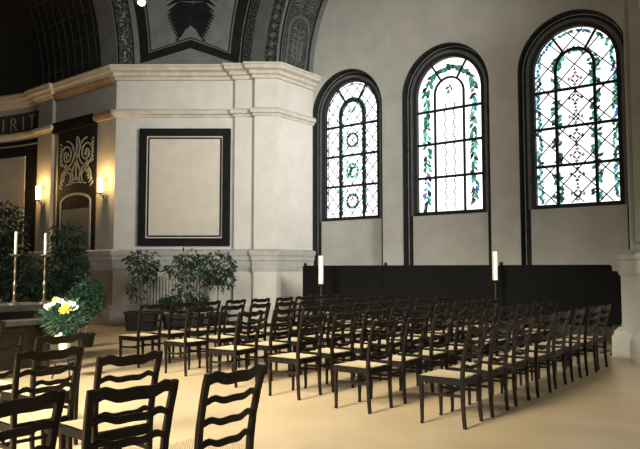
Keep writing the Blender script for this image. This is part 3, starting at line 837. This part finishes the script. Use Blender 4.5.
altar_candle(-9.72,5.32,'brass candlestick on the altar, right one, with wide pan','white candle in the right altar candlestick')
altar_candle(-9.72,4.85,'brass candlestick on the altar, left one','white candle in the left altar candlestick')
stand(*wl(14.85,.02)[:2],1.14,.058,.64,'black candle stand with tall candle before the left black screen','tall thick white candle standing before the left black screen')
stand(*wl(12.55,3.37)[:2],1.27,.05,.55,'black candle stand with tall candle before the middle black screen','tall thick white candle standing before the middle black screen')

# side bench
bn=empty('low_bench',(-9.0,4.45,.05)); tag(bn,'dark low bench with grey top before the altar','bench')
mb=MB(); mb.box((-.18,-.60,.66),(.18,.60,.72)); mb.build('bench_top','altar_top',bn)
for sy in (-.48,.48):
    mb=MB(); mb.box((-.15,sy-.03,-.05),(.15,sy+.03,.66)); mb.build('side_board','altar',bn)
mb=MB(); mb.box((-.02,-.45,.12),(.02,.45,.60)); mb.build('back_board','altar',bn)

# flowers in a white pot on a stool
sx,sy_=wl(9.0,-3.50)[:2]
st=empty('plant_stool',(sx,sy_,0)); tag(st,'small dark stool under the white flower pot','stool')
mb=MB(); mb.lathe([(.16,.24),(.17,.25),(.17,.275),(0,.28)],seg=18); mb.build('stool_top','altar',st)
for k in range(3):
    a=k*2*PI/3; mb=MB(); mb.tube([(.10*math.cos(a),.10*math.sin(a),.25),(.15*math.cos(a),.15*math.sin(a),0)],.014,6); mb.build('leg','altar',st)
fl=empty('flower_arrangement',(sx,sy_,.36)); tag(fl,'white pot of white daisies and yellow lilies before the altar','flowers')
mb=MB(); mb.lathe([(.055,-.08),(.085,.15),(.095,.155),(.095,.18),(.08,.18),(.075,.15)],seg=20); mb.build('pot','white_pot',fl)
rg=random.Random(5); lv=MB()
for i in range(900):
    q=Vector((rg.uniform(-1,1),rg.uniform(-1,1),rg.uniform(-1,1)))
    if q.length>1: continue
    p=Vector((q.x*.30,q.y*.28,.46+q.z*.22)); leaf(lv,p,q+Vector((0,0,.2))+Vector((rg.uniform(-.5,.5),)*3),rg.uniform(.07,.13),.035,rg)
for i in range(16):
    a=i*.39; lv.tube([(0,0,.14),(.12*math.cos(a),.12*math.sin(a),.35),(.24*math.cos(a),.24*math.sin(a),.55)],.004,4)
lv.build('foliage','leaf2',fl)
def bloom(u,w,z,r,m,nm,npet=9,depth=.35):
    """u along R (picture right), w toward the viewer"""
    c=R*u-F*w+Vector((0,0,z)); ax=(-F*1.0+Vector((0,0,.5))+R*rg.uniform(-.3,.3)).normalized()
    a=ax.cross(Vector((0,0,1))).normalized(); b=ax.cross(a); mb=MB()
    for k in range(npet):
        t=2*PI*k/npet; d=a*math.cos(t)+b*math.sin(t); s=ax.cross(d)
        mb.add([c, c+d*r*.6+s*r*.24+ax*r*depth*.6, c+d*r+ax*r*depth, c+d*r*.6-s*r*.24+ax*r*depth*.6],[(0,1,2,3)])
    mb.lathe([(.0,-.01),(r*.22,0),(0,.012)],tuple(c),8); mb.build(nm,m,fl)
for u,z in ((-.19,.62),(-.15,.635),(-.10,.66),(-.03,.70),(.02,.69),(.05,.66),(.13,.66),(.18,.65),(.21,.61),(.17,.585),(-.16,.60)): bloom(u,.18,z,.042,'petal_w','white_flower')
for u,w,z in ((.02,.2,.245),(-.02,.22,.215),(.06,.2,.21)): bloom(u,w,z,.04,'petal_w','white_flower')
for u,z in ((.07,.60),(.11,.575),(.10,.62),(.06,.565)): bloom(u,.24,z,.062,'petal_y','yellow_flower',6)
bloom(-.08,.16,.71,.05,'petal_y','yellow_flower',6)

# ------------------------------------------------------------------ light
w=bpy.data.worlds.new('daylight'); S.world=w; w.use_nodes=True
bg=w.node_tree.nodes['Background']; bg.inputs['Color'].default_value=(1.0,.985,.95,1); bg.inputs['Strength'].default_value=.34
def area(name,loc,target,sx,sy,e,col):
    l=bpy.data.lights.new(name,'AREA'); l.shape='RECTANGLE'; l.size=sx; l.size_y=sy; l.energy=e; l.color=col
    o=bpy.data.objects.new(name,l); COL.objects.link(o); o.location=loc
    o.rotation_euler=(Vector(target)-Vector(loc)).to_track_quat('-Z','Y').to_euler(); return o
# added fill lamps out of view; no windows are built at these spots
area('floor_fill_light',(-6.5,-8.7,6.5),(-6.6,2.8,0),6,4.5,620,(1,.89,.70)).data.spread=math.radians(36)  # added lamp, brightens the floor left of the aisle
area('wall_fill_light',(-5.0,-8.7,7.0),(-10.5,12,4.6),4,4,75,(1,.97,.90)).data.spread=math.radians(42)  # added lamp, lifts the pier and window wall
area('pier_fill_light',(6.5,7.0,6.0),(-11.4,13.2,4.5),4,4.5,150,(1,.97,.92)).data.spread=math.radians(42)  # added lamp, narrowed to brighten the side face of the left pier

# ------------------------------------------------------------------ camera
cd=bpy.data.cameras.new('camera'); cam=bpy.data.objects.new('camera',cd); COL.objects.link(cam)
cam.location=(0,0,1.5); cam.rotation_euler=(math.radians(90+3.83),0,math.radians(38.4))
cd.sensor_width=36; cd.lens=36*650/640; cd.clip_start=.05; cd.clip_end=200
S.camera=cam
S.view_settings.view_transform='Standard'; S.view_settings.look='None'; S.view_settings.gamma=1; S.view_settings.use_curve_mapping=False
S.view_settings.exposure=0.5
